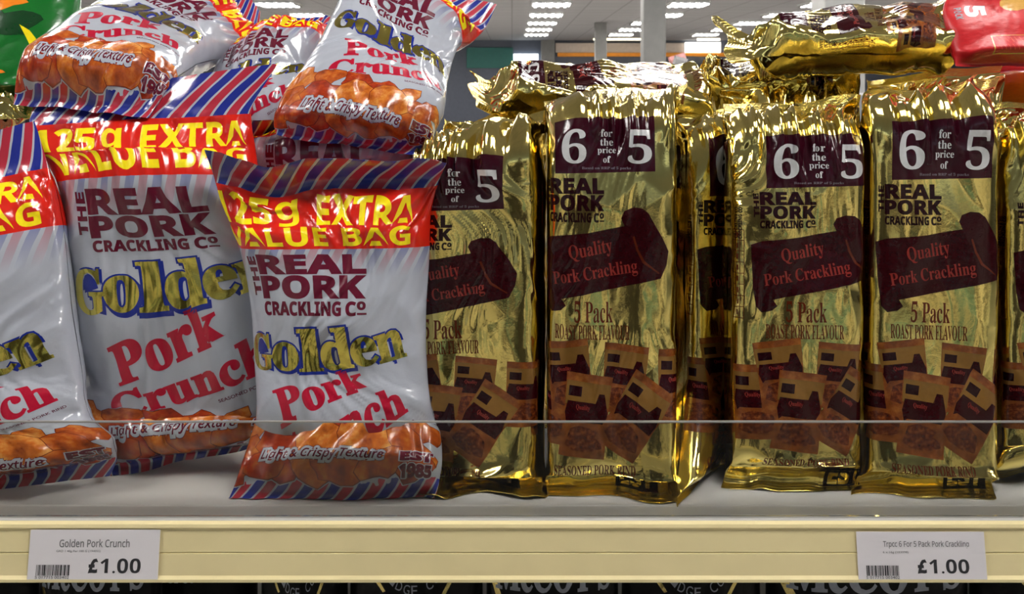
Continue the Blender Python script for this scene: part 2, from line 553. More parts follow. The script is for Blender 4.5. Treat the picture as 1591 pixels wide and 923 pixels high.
# ------------------------------------------------------------------ bags
def hermite(xs, ys, x):
    """smooth curve through the control rows"""
    xs = np.array(xs, float); ys = np.array(ys, float)
    h = np.diff(xs); d = np.diff(ys, axis=0) / h[:, None]
    m = np.zeros_like(ys)
    m[0] = d[0]; m[-1] = d[-1]
    for i in range(1, len(xs) - 1):
        w1 = 2 * h[i] + h[i - 1]; w2 = h[i] + 2 * h[i - 1]
        same = (d[i - 1] * d[i]) > 0
        with np.errstate(divide='ignore', invalid='ignore'):
            hm = (w1 + w2) / (w1 / d[i - 1] + w2 / d[i])
        m[i] = np.where(same, hm, 0)
    k = np.clip(np.searchsorted(xs, x) - 1, 0, len(h) - 1)
    t = ((x - xs[k]) / h[k])[:, None]
    return ((2 * t ** 3 - 3 * t ** 2 + 1) * ys[k] + (t ** 3 - 2 * t ** 2 + t) * h[k][:, None] * m[k]
            + (-2 * t ** 3 + 3 * t ** 2) * ys[k + 1] + (t ** 3 - t ** 2) * h[k][:, None] * m[k + 1])


def cross_section(kind, n):
    """front half of a bag's section: across (-1..1) and outward (0..1), evenly by arc length"""
    th = np.linspace(math.pi, 0, 2001)
    if kind == 'box':
        e = 2 / 5.0; asp = 0.5
    else:
        e = 2 / 2.35; asp = 0.36
    c, s = np.cos(th), np.sin(th)
    x = np.sign(c) * np.abs(c) ** e; b = np.abs(s) ** e
    if kind != 'box': b = b ** 1.15
    L = np.concatenate([[0], np.cumsum(np.hypot(np.diff(x), asp * np.diff(b)))])
    u = np.linspace(0, L[-1], n + 1)
    return np.interp(u, L, x), np.interp(u, L, b)


class BagKind:
    def __init__(s, sect, artw, arth, nu, nv, seals, art, mats, parts_mats):
        s.sect = sect; s.w = artw; s.h = arth; s.nu = nu; s.nv = nv; s.seals = seals; s.art = art; s.mats = mats; s.pm = parts_mats


def grid_mesh(name, Pf, Nf, uvf, Pb, Nb, r0, r1, mats, base_mi, soup, origin, parent, close):
    """one mesh from rows r0..r1 of the front and back sheets, plus the print that lies on them"""
    nu = Pf.shape[1] - 1; nr = r1 - r0 + 1
    V = [Pf[r0:r1 + 1].reshape(-1, 3), Pb[r0:r1 + 1].reshape(-1, 3)]
    Nn = [Nf[r0:r1 + 1].reshape(-1, 3), Nb[r0:r1 + 1].reshape(-1, 3)]
    U = [uvf[r0:r1 + 1].reshape(-1, 2)] * 2
    idx = np.arange(nr * (nu + 1)).reshape(nr, nu + 1)
    a = idx[:-1, :-1].ravel(); b = idx[:-1, 1:].ravel(); c = idx[1:, 1:].ravel(); d = idx[1:, :-1].ravel()
    T = [np.stack([a, b, c], 1), np.stack([a, c, d], 1)]
    o = nr * (nu + 1)
    T += [np.stack([a, c, b], 1) + o, np.stack([a, d, c], 1) + o]
    for e in ((0,) if 0 in close else ()) + ((nr - 1,) if 1 in close else ()):
        p = idx[e, :-1]; q = idx[e, 1:]
        T += [np.stack([p, q + o, q], 1), np.stack([p, p + o, q + o], 1)] if e == 0 else [np.stack([p, q, q + o], 1), np.stack([p, q + o, p + o], 1)]
    T = np.concatenate(T); MI = np.full(len(T), base_mi)
    n = 2 * o
    for mi, tv, tn, tu in soup:
        k = len(tv)
        V.append(tv.reshape(-1, 3)); Nn.append(tn.reshape(-1, 3)); U.append(tu.reshape(-1, 2))
        T = np.concatenate([T, np.arange(k * 3).reshape(-1, 3) + n]); MI = np.concatenate([MI, np.full(k, mi)])
        n += k * 3
    V = np.concatenate(V) - origin; Nn = np.concatenate(Nn); U = np.concatenate(U)
    me = bpy.data.meshes.new(name)
    me.vertices.add(len(V)); me.vertices.foreach_set('co', V.astype(np.float32).ravel())
    me.loops.add(len(T) * 3); me.loops.foreach_set('vertex_index', T.astype(np.int32).ravel())
    me.polygons.add(len(T)); me.polygons.foreach_set('loop_start', np.arange(0, len(T) * 3, 3, dtype=np.int32))
    for m in mats: me.materials.append(m)
    me.polygons.foreach_set('material_index', MI.astype(np.int32))
    me.update(calc_edges=True)
    uvl = me.uv_layers.new(name='UVMap')
    uvl.data.foreach_set('uv', U[T.ravel()].astype(np.float32).ravel())
    me.polygons.foreach_set('use_smooth', np.ones(len(T), bool))
    me.normals_split_custom_set_from_vertices(Nn.astype(np.float32))
    ob = bpy.data.objects.new(name, me)
    col.objects.link(ob)
    ob.parent = parent
    return ob


def normals(G, flip):
    du = np.gradient(G, axis=1); dv = np.gradient(G, axis=0)
    n = np.cross(du, dv)
    n /= np.linalg.norm(n, axis=2, keepdims=True) + 1e-12
    return -n if flip else n


def make_bag(kind, name, label, cat, group, rows, thick, seed, shift=(0, 0), noise=1.0, prof=(0.08, 0.80), relief=None, sag=0.0, bend=None, has_art=True, crumple=1.0, warp=None, floor=SHELF):
    """rows: (v, (px, py, d) of the left side, (px, py, d) of the right side), from the bottom seal to the top seal"""
    nu, nv = kind.nu, kind.nv
    v = np.linspace(0, 1, nv + 1)
    vs = [r[0] for r in rows]
    L = hermite(vs, [P(*r[1]) for r in rows], v); R = hermite(vs, [P(*r[2]) for r in rows], v)
    xs, bs = cross_section(kind.sect, nu)
    mid = (L + R) / 2; half = (R - L) / 2
    dv = np.gradient(mid, axis=0)
    for _ in range(6):
        dv[1:-1] = (dv[:-2] + 2 * dv[1:-1] + dv[2:]) / 4
    n = np.cross(half, dv); n /= np.linalg.norm(n, axis=1, keepdims=True)
    up = dv / np.linalg.norm(dv, axis=1, keepdims=True)
    X = np.linspace(-kind.w / 2, kind.w / 2, nu + 1)[None, :] + np.zeros((nv + 1, 1))
    Y = (v * kind.h)[:, None] + np.zeros((1, nu + 1))
    u = X / (kind.w / 2)
    s0, s1 = kind.seals
    pr = smooth(s0 * 0.6, s0 + (prof[0] if kind.sect != 'box' else 0.03), v) ** 0.7 * (1 - smooth(prof[1], s1, v)) ** 0.8
    pr = np.maximum(pr, 0)[:, None]
    seal = np.clip(1 - smooth(s0 * .5, s0 + 0.05, v) + smooth(s1 - 0.05, s1, v), 0, 1)[:, None]
    near = np.clip(1 - smooth(0.0, s0 + (0.22 if kind.sect != 'box' else 0.11), v) + smooth(s1 - 0.24, s1 - 0.02, v), 0, 1)[:, None]   # close to a seal
    base = mid[:, None, :] + half[:, None, :] * xs[None, :, None]
    if warp:
        wx, wy, wd_ = warp(np.broadcast_to(xs[None, :], X.shape), np.broadcast_to(v[:, None], X.shape))
        sc_ = base[..., 1] / F
        base = base + np.stack([wx * sc_, wd_, -wy * sc_], -1)
    sheets = []
    # waves shared by both films, strongest at the seals
    w_ = vnoise(X / 26 + 7.7, Y / 60, seed + 1) * 3.2 + vnoise(X / 11, Y / 40, seed + 2) * 1.1
    common = (0.25 + 0.75 * seal) * w_ * noise
    for side in (0, 1):
        sd = seed * 7 + side * 131
        x = X + 4 * vnoise(X / 30, Y / 30, sd + 5); y = Y + 4 * vnoise(X / 30, Y / 30, sd + 6)
        edge = smooth(0.62, 0.95, np.abs(u))
        if kind.sect == 'box':
            patch = smooth(0.05, 0.6, vnoise(X / 38 + 9, Y / 55, sd + 51))       # calm areas and crumpled ones
            m2 = np.clip(0.05 + 0.30 * patch + 0.8 * near + 0.6 * edge, 0, 1.2) * crumple
            A_ = 0.75 * np.tanh(u * 1.6) + 0.5 * vnoise(X / 60, Y / 70, sd + 61)      # folds run towards the middle of the seal
            fx, fy = x * np.cos(A_) + y * np.sin(A_), y * np.cos(A_) - x * np.sin(A_)
            d = (5.0 * facet(x / 36, y / 58, sd) * np.clip(0.55 + 0.9 * near + edge * .5, 0.3, 1.5) * crumple
                 + 13.0 * near * facet(fx / 32 + 5, fy / 48, sd + 24)
                 + 4.0 * (1 - 0.55 * near) * m2 * facet(fx / 17 + 3, fy / 50, sd + 21) + 1.3 * (1 - near) * m2 * facet(fx / 9, fy / 22, sd + 22) + 0.15 * m2 * facet(x / 6, y / 9, sd + 23))
        else:
            m = np.clip(0.45 + 0.6 * near + 0.3 * edge, 0, 1.2) * crumple
            A_ = 0.8 * np.tanh(u * 1.4) + 0.7 * vnoise(X / 60, Y / 70, sd + 61)
            fx, fy = x * np.cos(A_) + y * np.sin(A_), y * np.cos(A_) - x * np.sin(A_)
            d = 5.5 * vnoise(X / 55 + 2, Y / 60, sd + 3) + 6.0 * m * facet(x / 42, y / 50, sd) + 3.4 * m * facet(fx / 20, fy / 50, sd + 21) + 0.8 * m * facet(fx / 9, fy / 16, sd + 22)
            ph = x / 24 + 0.7 * vnoise(X / 40, Y / 40, sd + 31)
            d = d + near * (1 - seal) * 2.6 * np.sin(2 * np.pi * ph)
        d = d * noise * (1 - seal * 0.8)
        if kind.sect == 'box': d = d * (0.35 + 0.65 * np.clip(bs[None, :] * 1.5 + near, 0, 1))
        else: d = d * np.clip(bs[None, :] * 2.2, 0.05, 1)
        sg = 1 if side == 0 else -1
        out = sg * (thick / 2 * pr * bs[None, :] + 0.00025 + d * 0.001 * (0.25 + 0.75 * np.clip(pr * 3, 0, 1)))
        # no film may pass through the other one
        out = np.maximum(out, 0.0002) if side == 0 else np.minimum(out, -0.0002)
        G = base + n[:, None, :] * (out + common * 0.001)[..., None]
        # uneven hem and side
        G = G + up[:, None, :] * (seal * vnoise(X / 34 + 3, Y * 0, seed + 41) * (0.0028 if kind.sect != 'box' else 0.006) * noise)[..., None]
        sheets.append(G)
    Pf, Pb = sheets
    # nothing sinks into the shelf
    if rows[0][1][2] < 5:
        for G in (Pf, Pb):
            lowz = floor + 0.0006
            under = (G[..., 2] < lowz) & (G[..., 1] > 0.63)
            G[..., 2] = np.where(under, lowz + (0.0003 if G is Pf else 0), G[..., 2])
    Nf = normals(Pf, False); Nb = normals(Pb, True)
    mx = lambda A_: float(np.linalg.norm(A_, axis=-1).mean())
    uvf = np.stack([(X - shift[0]) / 100, (Y - shift[1]) / 100], -1)
    loc = mid[0].copy(); 
    root = empty(name, tuple(loc), label, cat, group)
    r_lo = int(round(kind.seals[0] * nv)); r_hi = int(round(kind.seals[1] * nv))
    soups = [[], [], []]
    mats = [M[k] for k in kind.mats]
    for mat, layer, t in (kind.art.items if has_art and kind.art else []):
        if len(t) == 0: continue
        t = t + np.array(shift)
        a = (t[..., 0] + kind.w / 2) / kind.w * nu; b = t[..., 1] / kind.h * nv
        s = np.stack([a, b], -1)
        inside = (s[..., 0].min(1) > 0.3) & (s[..., 0].max(1) < nu - 0.3) & (s[..., 1].min(1) > 0.2) & (s[..., 1].max(1) < nv - 0.2)
        part = ~inside & (s[..., 0].max(1) > 0.3) & (s[..., 0].min(1) < nu - 0.3)
        s = np.concatenate([s[inside], np.clip(s[part], 0.02, [nu - 0.02, nv - 0.02])])
        if not len(s): continue
        s = merge_full(split_soup(split_soup(split_soup(s, 1, 0), 0, 1), 1, -1), nu)
        if not len(s): continue
        e1 = s[:, 1] - s[:, 0]; e2 = s[:, 2] - s[:, 0]
        neg = (e1[:, 0] * e2[:, 1] - e1[:, 1] * e2[:, 0]) < 0
        s[neg] = s[neg][:, ::-1]
        c = s.mean(1)
        i = np.clip(np.floor(c[:, 0]).astype(int), 0, nu - 1); j = np.clip(np.floor(c[:, 1]).astype(int), 0, nv - 1)
        fa = s[..., 0] - i[:, None]; fb = s[..., 1] - j[:, None]
        lowt = ((c[:, 0] - i) >= (c[:, 1] - j))[:, None, None]
        def ev(A_):
            p00, p10, p01, p11 = A_[j, i][:, None], A_[j, i + 1][:, None], A_[j + 1, i][:, None], A_[j + 1, i + 1][:, None]
            f, g = fa[..., None], fb[..., None]
            return np.where(lowt, p00 + f * (p10 - p00) + g * (p11 - p10), p00 + g * (p01 - p00) + f * (p11 - p01))
        nn = ev(Nf); nn /= np.linalg.norm(nn, axis=-1, keepdims=True)
        pp = ev(Pf) + nn * (0.00006 + 0.00007 * layer)
        uu = ev(uvf)
        mi = kind.mats.index(mat)
        for k, sel in enumerate(((j < r_lo), (j >= r_lo) & (j < r_hi), (j >= r_hi))):
            if sel.any(): soups[k].append((mi, pp[sel], nn[sel], uu[sel]))
    bm, sm = kind.mats.index(kind.pm[0]), kind.mats.index(kind.pm[1])
    grid_mesh('pouch', Pf, Nf, uvf, Pb, Nb, r_lo, r_hi, mats, bm, soups[1], loc, root, ())
    grid_mesh('bottom_seal', Pf, Nf, uvf, Pb, Nb, 0, r_lo, mats, sm, soups[0], loc, root, (0,))
    grid_mesh('top_seal', Pf, Nf, uvf, Pb, Nb, r_hi, nv, mats, sm, soups[2], loc, root, (1,))
    return root


def row(v, lx, ly, rx, ry, d, dr=None):
    return (v, (lx, ly, d), (rx, ry, d if dr is None else dr))


# ------------------------------------------------------------------ the shop: structure
def struct(mb, name, m):
    return tag(mb.build(name, m), kind='structure')


def tile_mat(name, rgb, size, groove):
    q = N(name)
    tc = q.n('ShaderNodeTexCoord')
    br = q.n('ShaderNodeTexBrick'); br.offset = 0.0
    for k, v_ in (('Scale', 1.0), ('Mortar Size', groove), ('Brick Width', size), ('Row Height', size)): br.inputs[k].default_value = v_
    br.inputs['Color1'].default_value = rgb + (1,); br.inputs['Color2'].default_value = tuple(c * 0.94 for c in rgb) + (1,)
    br.inputs['Mortar'].default_value = tuple(c * 0.55 for c in rgb) + (1,)
    q.l(tc.outputs['Object'], br.inputs['Vector'])
    return q.set(br.outputs['Color'], 0.75)


X0, X1, Y0, Y1 = -14.0, 16.0, -7.0, 25.5
b = MB(); b.box(X0, X1, Y0, Y1, -0.1, 0); struct(b, 'floor', tile_mat('vinyl_floor', (0.62, 0.59, 0.53), 0.5, 0.004))
b = MB(); b.box(X0, X1, Y0, Y1, CEIL, CEIL + 0.1); struct(b, 'ceiling', tile_mat('ceiling_tile', (0.26, 0.255, 0.27), 0.6, 0.012))
wm = plain('painted_wall', (0.40, 0.39, 0.40), 0.7)
b = MB(); b.box(X0, X1, Y1, Y1 + 0.1, 0, CEIL); struct(b, 'wall_back', plain('dark_shop_wall', (0.09, 0.10, 0.13), 0.7))
b = MB(); b.box(X0, X1, Y0 - 0.1, Y0, 0, CEIL); struct(b, 'wall_front', wm)
b = MB(); b.box(X0 - 0.1, X0, Y0, Y1, 0, CEIL); struct(b, 'wall_left', wm)
b = MB(); b.box(X1, X1 + 0.1, Y0, Y1, 0, CEIL); struct(b, 'wall_right', wm)

# columns that hold the ceiling
colm = plain('painted_column', (0.20, 0.197, 0.19), 0.6)
for k, (pa, pb_, d, lab) in enumerate(((1000, 1035, 8.0, 'pale square column rising right of the shop centre, plainest and tallest in view'),
                                       (925, 943, 18.0, 'slim far column in front of the lit fascia'),
                                       (841, 862, 25.2, 'grey far pilaster at the left end of the lit fascia'),
                                       (1281, 1345, 4.6, 'near pale column behind the gold pack lying on top'))):
    xa, xb = P(pa, 0, d)[0], P(pb_, 0, d)[0]
    b = MB(); b.box(xa, xb, d, d + (xb - xa), 0, CEIL)
    o = b.build('column', colm if d != 4.6 else plain('pale_column', (0.42, 0.415, 0.40), 0.6), bevel=0.01)
    tag(o, lab, 'column', kind='thing')


# louvred ceiling lights
q = N('lit_tube'); q.b.inputs['Emission Color'].default_value = (1.0, 0.97, 0.93, 1); q.b.inputs['Emission Strength'].default_value = TUBE_POWER
q.set((0.9, 0.9, 0.9)); M['tube'] = q.m
M['fixture'] = plain('white_steel', (0.7, 0.7, 0.7), 0.4)


def make_light():
    root = empty('ceiling_light', (0, 0, CEIL), 'x', 'ceiling light')
    f = MB()
    for x0, x1, y0, y1 in ((-.3, .3, -.3, -.285), (-.3, .3, .285, .3), (-.3, -.285, -.285, .285), (.285, .3, -.285, .285)):
        f.box(x0, x1, y0, y1, -0.03, 0)
    f.build('frame', M['fixture'], root)
    t = MB()
    for k in range(5):
        x = -.232 + k * .116
        t.box(x - .019, x + .019, -.27, .27, -0.045, -0.02)
    t.build('tube', M['tube'], root)
    l = MB()
    for k in range(6):
        l.box(-.29 + k * .116 - .004, -.29 + k * .116 + .004, -.285, .285, -0.05, -0.005)
    l.build('louvre', plain('grey_louvre', (0.25, 0.25, 0.25), 0.4), root)
    return root


proto = make_light()
first = True
num = ['nearest', 'second nearest', 'third', 'fourth', 'fifth', 'farthest']
cols_ = [(-7.8, 'far left'), (-5.7, 'left, above the white bags'), (-3.6, 'left of the lying bags'), (-1.5, 'behind the upper white bag'), (0.6, 'left of the slim far column'),
         (2.7, 'beside the tall pale column'), (4.8, 'right of the tall pale column'), (6.9, 'above the lying gold pack'), (9.0, 'far right, above the red bag')]


def put_light(x, y, label, group):
    global first
    if first:
        o = proto; first = False
    else:
        o = proto.copy(); col.objects.link(o)
        for ch in list(proto.children):
            c_ = ch.copy(); c_.parent = o; col.objects.link(c_)
    o.location = (x, y, CEIL); o['label'] = label; o['group'] = group


for x, nm in cols_:
    for k in range(5):
        put_light(x, 13.7 + 2.1 * k, 'louvred ceiling light, %s in the row %s' % (num[k] if k < 4 else 'farthest', nm), 'louvred ceiling lights down the shop')
for x in (-3.6, -1.5, 0.6, 2.7, 4.8):
    for k in range(6):
        put_light(x, 10.7 - 2.1 * k, 'louvred ceiling light out of view over the near aisles', 'louvred ceiling lights over the near aisles')

# far end of the shop: fascia, lit window, green board
def board(name, label, cat, pa, ya, pb_, yb, d, mat, th=0.06):
    a = P(pa, ya, d); c_ = P(pb_, yb, d)
    b = MB(); b.box(a[0], c_[0], d - th, d, c_[2], a[2])
    return tag(b.build(name, mat, bevel=0.005), label, cat)


def emit(name, rgb, s):
    q = N(name); q.b.inputs['Emission Color'].default_value = rgb + (1,); q.b.inputs['Emission Strength'].default_value = s
    return q.set((0.5, 0.5, 0.5))


board('fascia_panel', 'pinkish beige lit fascia panel along the far wall', 'fascia', 863, 67, 1062, 81.9, 25.49, plain('fascia_beige', (0.62, 0.52, 0.45), 0.5), .06)
board('shelf_edge_strip', 'bright orange strip under the far fascia panel', 'sign strip', 866, 82.1, 1210, 88, 25.49, plain('orange_strip', lin(240, 150, 20), 0.5), .10)
board('sign_board', 'dark green board on the far wall left of the bright window', 'board', 725, 74, 797, 106, 25.49, plain('green_board', lin(10, 92, 84), 0.5), .06)
q = board('light_box', 'glowing white window panel on the far wall', 'window', 798, 84, 836, 106, 25.49, emit('white_glow', (0.8, 0.92, 1.0), 3.0), .09)
board('light_box', 'glowing white panel at the right end of the orange strip', 'light panel', 1064, 66, 1118, 81.9, 25.49, emit('warm_glow', (1.0, 0.96, 0.85), 2.2), .14)
board('strip_light', 'long warm strip light over the far fascia', 'strip light', 922, 59, 1002, 62.5, 24.5, emit('warm_strip', (1.0, 0.85, 0.5), 4.0))
board('strip_light', 'short warm strip light left of the lying gold pack', 'strip light', 1083, 58, 1118, 63, 24.5, emit('warm_strip_short', (1.0, 0.9, 0.65), 4.0))
# packets on a far gondola beside the tall column
gm = [plain('far_packet_black', (0.03, 0.03, 0.03), 0.35), plain('far_packet_grey', (0.28, 0.27, 0.27), 0.4), plain('far_packet_pink', (0.6, 0.28, 0.26), 0.4)]
for k, (pa, ya, pb_, yb, mi, rot, lab) in enumerate(((1040, 88, 1062, 150, 1, 0.25, 'grey leaning packet on the far shelf beside the tall column'),
                                                    (1046, 84, 1074, 148, 2, -0.30, 'small pink and white packet lying on the far shelf'),
                                                    (1062, 88, 1112, 148, 0, 0.05, 'glossy black packet on the far shelf under the glowing panel'),
                                                    (1040, 112, 1100, 150, 1, -0.1, 'crinkled grey packet at the front of the far shelf'))):
    d = 2.6 + 0.12 * k
    a = P(pa, ya, d); c_ = P(pb_, yb, d)
    wd, ht = c_[0] - a[0], a[2] - c_[2]
    mb = MB(); nx_, nz_ = 10, 12
    for s_ in (1, -1):
        for i in range(nx_):
            for j in range(nz_):
                def pt(i, j):
                    u_, v_ = i / nx_ * 2 - 1, j / nz_ * 2 - 1
                    return (u_ * wd / 2, -s_ * 0.02 * math.sqrt(max(0, 1 - u_ ** 4)) * math.sqrt(max(0, 1 - v_ ** 6)) - s_ * .0005 + .003 * math.sin(5 * u_ + 3 * v_ + k), v_ * ht / 2)
                mb.quad([pt(i, j), pt(i + 1, j), pt(i + 1, j + 1), pt(i, j + 1)][::s_])
    o = mb.build('snack_packet', gm[mi], loc=tuple((a + c_) / 2)); o.rotation_euler = (0, rot, 0)
    tag(o, lab, 'packet')
a = P(1000, 150, 2.5); c_ = P(1150, 160, 2.5)
b = MB(); b.box(a[0], a[0] + 1.4, 2.5, 3.1, 0, a[2] + 0.004)
tag(b.build('shelving_unit', plain('grey_gondola', (0.3, 0.3, 0.31), 0.5), bevel=0.004), 'grey shelving unit across the next aisle under the far packets', 'shelving')

# glowing window added unseen behind the viewer, to light fronts and show in foil
b = MB(); b.box(-9, 11, Y0, Y0 + 0.01, 1.25, 2.5); tag(b.build('added_window_1', emit('added_window_glow', (0.70, 0.86, 1.0), 2.6)), kind='structure')
b = MB()
for k in range(11): b.box(-9 + k * 2 - .05, -9 + k * 2 + .05, Y0 + .0, Y0 + .06, 1.25, 2.5)
b.box(-9.05, 11.05, Y0, Y0 + .06, 1.2, 1.25); b.box(-9.05, 11.05, Y0, Y0 + .06, 2.5, 2.56)
tag(b.build('added_window_trim_1', plain('added_window_frame', (0.05, 0.05, 0.05), 0.5)), kind='structure')

# the person taking the picture, dark coat, standing at the shelf: seen only in the foil
def skin(name, verts, edges, radii, m, parent=None, loc=(0, 0, 0), root=0):
    me = bpy.data.meshes.new(name); me.from_pydata(verts, edges, []); me.materials.append(m)
    o = bpy.data.objects.new(name, me); col.objects.link(o); o.location = loc
    if parent: o.parent = parent
    o.modifiers.new('skin', 'SKIN').use_smooth_shade = True
    sv = me.skin_vertices[0].data if me.skin_vertices else me.attributes.new('s', 'FLOAT', 'POINT') and None
    for k, r in enumerate(radii): sv[k].radius = r if isinstance(r, tuple) else (r, r); sv[k].use_root = (k == root)
    o.modifiers.new('smooth', 'SUBSURF').levels = 1; o.modifiers['smooth'].render_levels = 2
    return o

pv = [(0, 0, .95), (0, 0, 1.12), (0, -.01, 1.30), (0, -.01, 1.43), (0, 0, 1.52), (0, .02, 1.60), (0, .03, 1.68), (0, .01, 1.75)]
pe = [(k, k + 1) for k in range(7)]; prr = [(.17, .12), (.155, .11), (.175, .12), (.13, .09), .055, (.072, .08), (.076, .092), (.05, .06)]
for sgn in (-1, 1):
    n0 = len(pv)
    pv += [(sgn * .17, -.01, 1.42), (sgn * .24, -.02, 1.20), (sgn * .17, .16, 1.30), (sgn * .085, .25, 1.46)]
    pe += [(3, n0), (n0, n0 + 1), (n0 + 1, n0 + 2), (n0 + 2, n0 + 3)]; prr += [.07, .055, .045, .03]
    h0 = len(pv)
    for f in range(4):
        pv += [(sgn * .075, .275, 1.49 + f * .018), (sgn * .055, .29, 1.492 + f * .018)]; pe += [(n0 + 3, len(pv) - 2), (len(pv) - 2, len(pv) - 1)]; prr += [.011, .008]
    pv += [(sgn * .07, .255, 1.50), (sgn * .062, .262, 1.525)]; pe += [(n0 + 3, len(pv) - 2), (len(pv) - 2, len(pv) - 1)]; prr += [.012, .009]
    l0 = len(pv)
    pv += [(sgn * .095, 0, .86), (sgn * .10, .01, .48), (sgn * .10, -.01, .09), (sgn * .11, .13, .04)]
    pe += [(0, l0), (l0, l0 + 1), (l0 + 1, l0 + 2), (l0 + 2, l0 + 3)]; prr += [.10, .065, .05, .04]
pr_ = empty('person', (0.0, -0.36, 0), 'person in a dark coat holding up a phone, facing the shelf', 'person')
skin('body', pv, pe, prr, plain('dark_coat', (0.015, 0.014, 0.016), 0.7), pr_)
skin('hair', [(0, -.03, 1.64), (0, -.02, 1.72), (0, .01, 1.77)], [(0, 1), (1, 2)], [(.075, .06), (.084, .075), (.06, .06)], plain('dark_hair', (0.02, 0.013, 0.01), 0.5), pr_)
b = MB(); b.box(-.075, .075, -.072, -.064, EYE - .036, EYE + .036)
tag(b.build('phone', plain('phone_black', (0.01, 0.01, 0.01), 0.2), bevel=.003), 'black phone held up in landscape by the person', 'phone')

# shelving across the aisle, behind the viewer: seen only in the foil
opp = empty('opposite_shelving', (0, -1.7, 0), 'pale shelving unit across the aisle behind the viewer', 'shelving')
b = MB(); b.box(-4, 4, -0.55, -0.5, 0, 1.75); b.build('back_panel', plain('pale_back_panel', (0.6, 0.58, 0.54), 0.6), opp)
sm_ = plain('pale_shelf', (0.55, 0.53, 0.48), 0.5)
for z in (0.15, 0.55, 0.95, 1.35, 1.75):
    b = MB(); b.box(-4, 4, -0.5, 0, z - 0.04, z); b.build('shelf_board', sm_, opp)
qg = N('rows_of_goods'); tc = qg.n('ShaderNodeTexCoord'); vo = qg.n('ShaderNodeTexVoronoi'); vo.inputs['Scale'].default_value = 3
qg.l(tc.outputs['Object'], vo.inputs['Vector']); sp = qg.n('ShaderNodeSeparateColor'); qg.l(vo.outputs['Color'], sp.inputs[0])
qg.set(qg.ramp(sp.outputs[0], [(0.0, (0.015, 0.015, 0.02)), (0.30, (0.05, 0.04, 0.04)), (0.42, (0.10, 0.30, 0.36)), (0.52, (0.30, 0.42, 0.44)), (0.58, (0.75, 0.70, 0.60)), (1.0, (0.9, 0.86, 0.8))]), 0.4)
b = MB()
for z in (0.15, 0.55, 0.95, 1.35):
    for i in range(24):
        x = -3.9 + i * 0.325
        b.box(x, x + 0.29, -0.48, -0.05 - 0.03 * ((i * 7) % 3), z, z + 0.24 + 0.02 * ((i * 5) % 4))
g = b.build('goods', qg.m, opp); g['kind'] = 'stuff'

# ------------------------------------------------------------------ the shelf
XA, XB = -0.95, 0.95
sh = empty('shop_shelf', (0, 0.64, SHELF), 'white metal shop shelf carrying the snack bags above the cream price strip', 'shelf')
wmet = plain('white_shelf_enamel', (0.56, 0.55, 0.53), 0.35, vary=0.06, scale=20)
b = MB(); b.box(XA, XB, 0.018, 0.5, -0.018, 0); b.build('shelf_board', wmet, sh, bevel=0.0015)
b = MB(); b.prism_x([(0.000, -0.0045), (0.002, -0.0012), (0.005, -0.0002), (0.0176, -0.0002), (0.0176, -0.018), (0.000, -0.018)], XA, XB); b.build('front_lip', wmet, sh)
b = MB(); b.box(XA, XB, 0.5, 0.51, -0.24, 0.24); b.build('back_panel', wmet, sh)
for z in (-0.018 - .03,):
    for x in (-0.93, 0.93):
        b = MB(); b.box(x - .004, x + .004, 0.02, 0.5, z, -0.0185); b.build('bracket', wmet, sh)
# cream ticket strip
SD = lambda py: 0.638 - 0.006 * (py - 811) / 92.0       # the strip leans: its lower edge is nearer the aisle
zt = lambda py: EYE + (HOR - py) / F * SD(py) - SHELF
cream = plain('cream_plastic', lin(236, 220, 168), 0.35, coat=0.2, vary=0.03, scale=30)
tk = empty('ticket_strip', (0, 0.6385, SHELF), 'cream plastic price strip along the front edge of the white shelf', 'price strip')
b = MB()
ytop, ybot = zt(811), zt(903)
g1, g0 = zt(857), zt(859.5)
TILT = math.atan2(0.006, ytop - ybot)
ln = lambda y, z: (y - 0.006 * (ytop - z) / (ytop - ybot), z)
b.prism_x([ln(*p) for p in [(0.001, ytop), (-0.0022, ytop - .0008), (-0.0026, ytop - .003), (-0.0012, ytop - .005), (-0.0012, g1), (-0.0005, g1 - .0004), (-0.0005, g0 + .0003), (-0.0012, g0),
           (-0.0012, ybot + .004), (-0.0026, ybot + .002), (-0.0024, ybot), (0.001, ybot)]], XA, XB)
b.build('strip', cream, tk)
b = MB(); b.prism_x([(0.001, ytop), ln(0.001, ybot), ln(0.002, ybot), (0.0014, ytop - .012), (0.0014, ytop)], XA, XB); b.build('backing', cream, tk)


